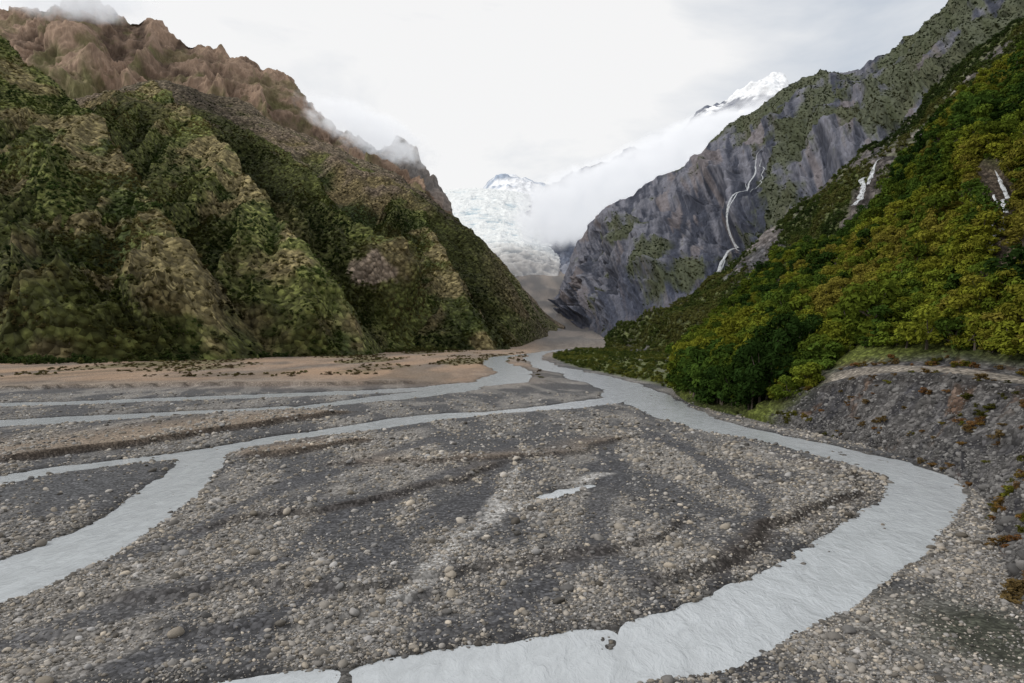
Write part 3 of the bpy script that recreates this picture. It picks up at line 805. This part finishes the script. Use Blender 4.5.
def waterfall(name, strands, Pg, tt, vv, off, sd, wobble=0.02):
    Ng = normals(Pg); V_, F_ = [], []
    ns = len(tt); rg = np.random.default_rng(5); sd = np.array(sd, dtype=float); sd /= np.linalg.norm(sd)
    for path_, wid in strands:
        pu = np.array([p[0] for p in path_]); pv = np.array([p[1] for p in path_])
        k = np.linspace(0, len(path_)-1, 70)
        uu = np.interp(k, range(len(path_)), pu)+fbm(k*1.3+wid*7, k*0+wid, o=3)*wobble; v2_ = np.interp(k, range(len(path_)), pv)
        pts = []
        for a_, b_ in zip(uu, v2_):
            i_ = (a_/tt[-1])*(ns-1); j_ = np.searchsorted(vv, b_)
            i0 = int(i_); fi = i_-i0
            pts.append(Pg[i0, j_]*(1-fi)+Pg[i0+1, j_]*fi+Ng[i0, j_]*off)
        pts = np.array(pts)
        for _ in range(6):
            pts[1:-1] = (pts[:-2]+2*pts[1:-1]+pts[2:])/4
        o = len(V_)
        for q in range(len(pts)):
            tp = min(1, (q+1)/10)
            wq = wid*(0.45+0.75*(q/len(pts))+0.35*rg.random())*tp
            for e in (-1, 0, 1):
                V_.append(pts[q]+sd*wq*0.5*e+(np.array([-.5, -.85, 0.2])*wq*0.25 if e == 0 else 0))
            if q:
                b0 = o+(q-1)*3; b1 = o+q*3
                F_ += [[b0, b0+1, b1+1, b1], [b0+1, b0+2, b1+2, b1+1]]
    mesh_from(name, np.array(V_), np.array(F_), m_fall)

waterfall('waterfall', [([(4.95,.58),(5.2,.51),(5.45,.43),(5.75,.35),(6.05,.27),(6.4,.18),(6.6,.1)], 3.4), ([(5.4,.46),(5.55,.39),(5.85,.31),(6.15,.23),(6.45,.13)], 2.0), ([(4.9,.53),(5.1,.47),(5.35,.42)], 1.6)], P3, t3, v3, 13, (0.85, -0.5, 0), 0.03)
waterfall('waterfall', [([(3.02,.67),(3.10,.60),(3.18,.52),(3.26,.43)], 2.4), ([(3.10,.62),(3.19,.54),(3.26,.47)], 1.8), ([(2.95,.67),(3.00,.60),(3.05,.54)], 1.8)], P2, t2, v2, 5, (0.6, -0.8, 0), 0.03)
waterfall('waterfall', [([(5.29,.50),(5.30,.42),(5.30,.33)], 0.7), ([(5.34,.44),(5.335,.36)], 0.4)], P1, t1, v1, 1.2, (0.8, -0.6, 0), 0.008)

# ------------------------------------------------------------------ low clouds
def cloud_mat(name, dens, seed, thr=-1.15):
    m, nt, out = new_mat(name)
    tc = N(nt, 'ShaderNodeTexCoord')
    ln = N(nt, 'ShaderNodeVectorMath', operation='LENGTH'); nt.links.new(tc.outputs['Object'], ln.inputs[0])
    fall = math_n(nt, 'SUBTRACT', 1.0, ln.outputs['Value'])
    mp = N(nt, 'ShaderNodeMapping'); mp.inputs['Location'].default_value = (seed, seed*2, 0); mp.inputs['Scale'].default_value = (3.2, 1.0, 1.1)
    nt.links.new(tc.outputs['Object'], mp.inputs['Vector'])
    nz = noise_n(nt, mp.outputs[0], 2.2, 4, 0.62, 0.0)
    d = math_n(nt, 'ADD', math_n(nt, 'MULTIPLY', fall, 1.2), math_n(nt, 'MULTIPLY_ADD', nz, 3.2, thr))
    d = math_n(nt, 'MINIMUM', math_n(nt, 'MAXIMUM', d, 0.0), 0.6)
    d = math_n(nt, 'MULTIPLY', d, math_n(nt, 'MINIMUM', math_n(nt, 'MULTIPLY', math_n(nt, 'MAXIMUM', fall, 0.0), 4.0), 1.0))
    d = math_n(nt, 'MULTIPLY', d, dens)
    pv = N(nt, 'ShaderNodeVolumePrincipled'); pv.inputs['Color'].default_value = (0.95, 0.95, 0.96, 1)
    pv.inputs['Emission Color'].default_value = (0.92, 0.95, 1, 1)
    nt.links.new(d, pv.inputs['Density'])
    nt.links.new(math_n(nt, 'MULTIPLY', d, 0.42), pv.inputs['Emission Strength'])  # added glow stands in for light scattered repeatedly inside the cloud
    nt.links.new(pv.outputs[0], out.inputs['Volume'])
    return m

def cloud(name, parts, dens, thr=-1.15):
    e = bpy.data.objects.new(name, None); scene.collection.objects.link(e)
    for k, (loc, rad, rz) in enumerate(parts):
        bm = bmesh.new(); bmesh.ops.create_icosphere(bm, subdivisions=3, radius=1.0)
        me = bpy.data.meshes.new('puff_%d' % (k+1)); bm.to_mesh(me); bm.free()
        me.materials.append(cloud_mat(name+'_vapour', dens, 3.1*k+1, thr))
        o = bpy.data.objects.new('puff_%d' % (k+1), me); scene.collection.objects.link(o)
        o.location = loc; o.scale = rad; o.rotation_euler = (0, rz, 0); o.parent = e

cloud('valley_cloud', [((610,2700,675),(660,190,165),math.radians(-25)), ((290,2650,530),(330,150,170),math.radians(-15))], 0.04, -1.50)
cloud('summit_mist', [((-1320,2020,1040),(300,120,95),0.1)], 0.018, -1.48)
cloud('ridge_mist', [((-400,1900,590),(240,90,70),0.42)], 0.028, -1.66)

# ------------------------------------------------------------------ world and sun
w = bpy.data.worlds.new('World'); scene.world = w; w.use_nodes = True
nt = w.node_tree; nt.nodes.clear()
out = N(nt, 'ShaderNodeOutputWorld')
sky = N(nt, 'ShaderNodeTexSky'); sky.sky_type = 'NISHITA'; sky.sun_disc = False
b1 = N(nt, 'ShaderNodeBackground'); b1.inputs['Strength'].default_value = 0.1
nt.links.new(sky.outputs[0], b1.inputs['Color'])
tc = N(nt, 'ShaderNodeTexCoord')
mp = N(nt, 'ShaderNodeMapping'); mp.inputs['Scale'].default_value = (1.0, 1.0, 2.6); mp.inputs['Location'].default_value = (0.35, 0, 0.2)
nt.links.new(tc.outputs['Generated'], mp.inputs['Vector'])
nz = noise_n(nt, mp.outputs[0], 2.3, 6, 0.55, 0.35)
dp = N(nt, 'ShaderNodeVectorMath', operation='DISTANCE'); nt.links.new(tc.outputs['Generated'], dp.inputs[0])
dp.inputs[1].default_value = (0.42, 0.81, 0.39)
hv = math_n(nt, 'MULTIPLY', math_n(nt, 'MAXIMUM', math_n(nt, 'SUBTRACT', 1.0, math_n(nt, 'MULTIPLY', dp.outputs['Value'], 3.6)), 0.0), -0.28)
rp = N(nt, 'ShaderNodeValToRGB'); nt.links.new(math_n(nt, 'ADD', nz, hv), rp.inputs[0])
rp.color_ramp.elements[0].position = 0.25; rp.color_ramp.elements[0].color = (0.60, 0.65, 0.72, 1)
rp.color_ramp.elements[1].position = 0.50; rp.color_ramp.elements[1].color = (0.97, 0.965, 0.96, 1)
b2 = N(nt, 'ShaderNodeBackground'); b2.inputs['Strength'].default_value = 1.0
nt.links.new(rp.outputs[0], b2.inputs['Color'])
mx = N(nt, 'ShaderNodeMixShader'); mx.inputs[0].default_value = 0.93
nt.links.new(b1.outputs[0], mx.inputs[1]); nt.links.new(b2.outputs[0], mx.inputs[2]); nt.links.new(mx.outputs[0], out.inputs['Surface'])

sl = bpy.data.lights.new('sun', 'SUN'); sl.energy = 1.5; sl.angle = math.radians(10); sl.color = (1, 0.95, 0.87)
so = bpy.data.objects.new('sun', sl); scene.collection.objects.link(so)
az = math.radians(258); el = math.radians(36)
sky.sun_elevation = el; sky.sun_rotation = az
so.rotation_euler = Vector((math.sin(az)*math.cos(el), math.cos(az)*math.cos(el), math.sin(el))).to_track_quat('Z', 'Y').to_euler()

# ------------------------------------------------------------------ camera
cd = bpy.data.cameras.new('camera'); cd.lens = 24; cd.sensor_width = 36; cd.clip_end = 30000; cd.clip_start = 0.1
co = bpy.data.objects.new('camera', cd); scene.collection.objects.link(co)
co.location = (0, 0, 12); co.rotation_euler = (math.radians(90-0.3), 0, 0)
scene.camera = co
scene.view_settings.view_transform = 'Standard'; scene.view_settings.look = 'None'; scene.view_settings.exposure = 0
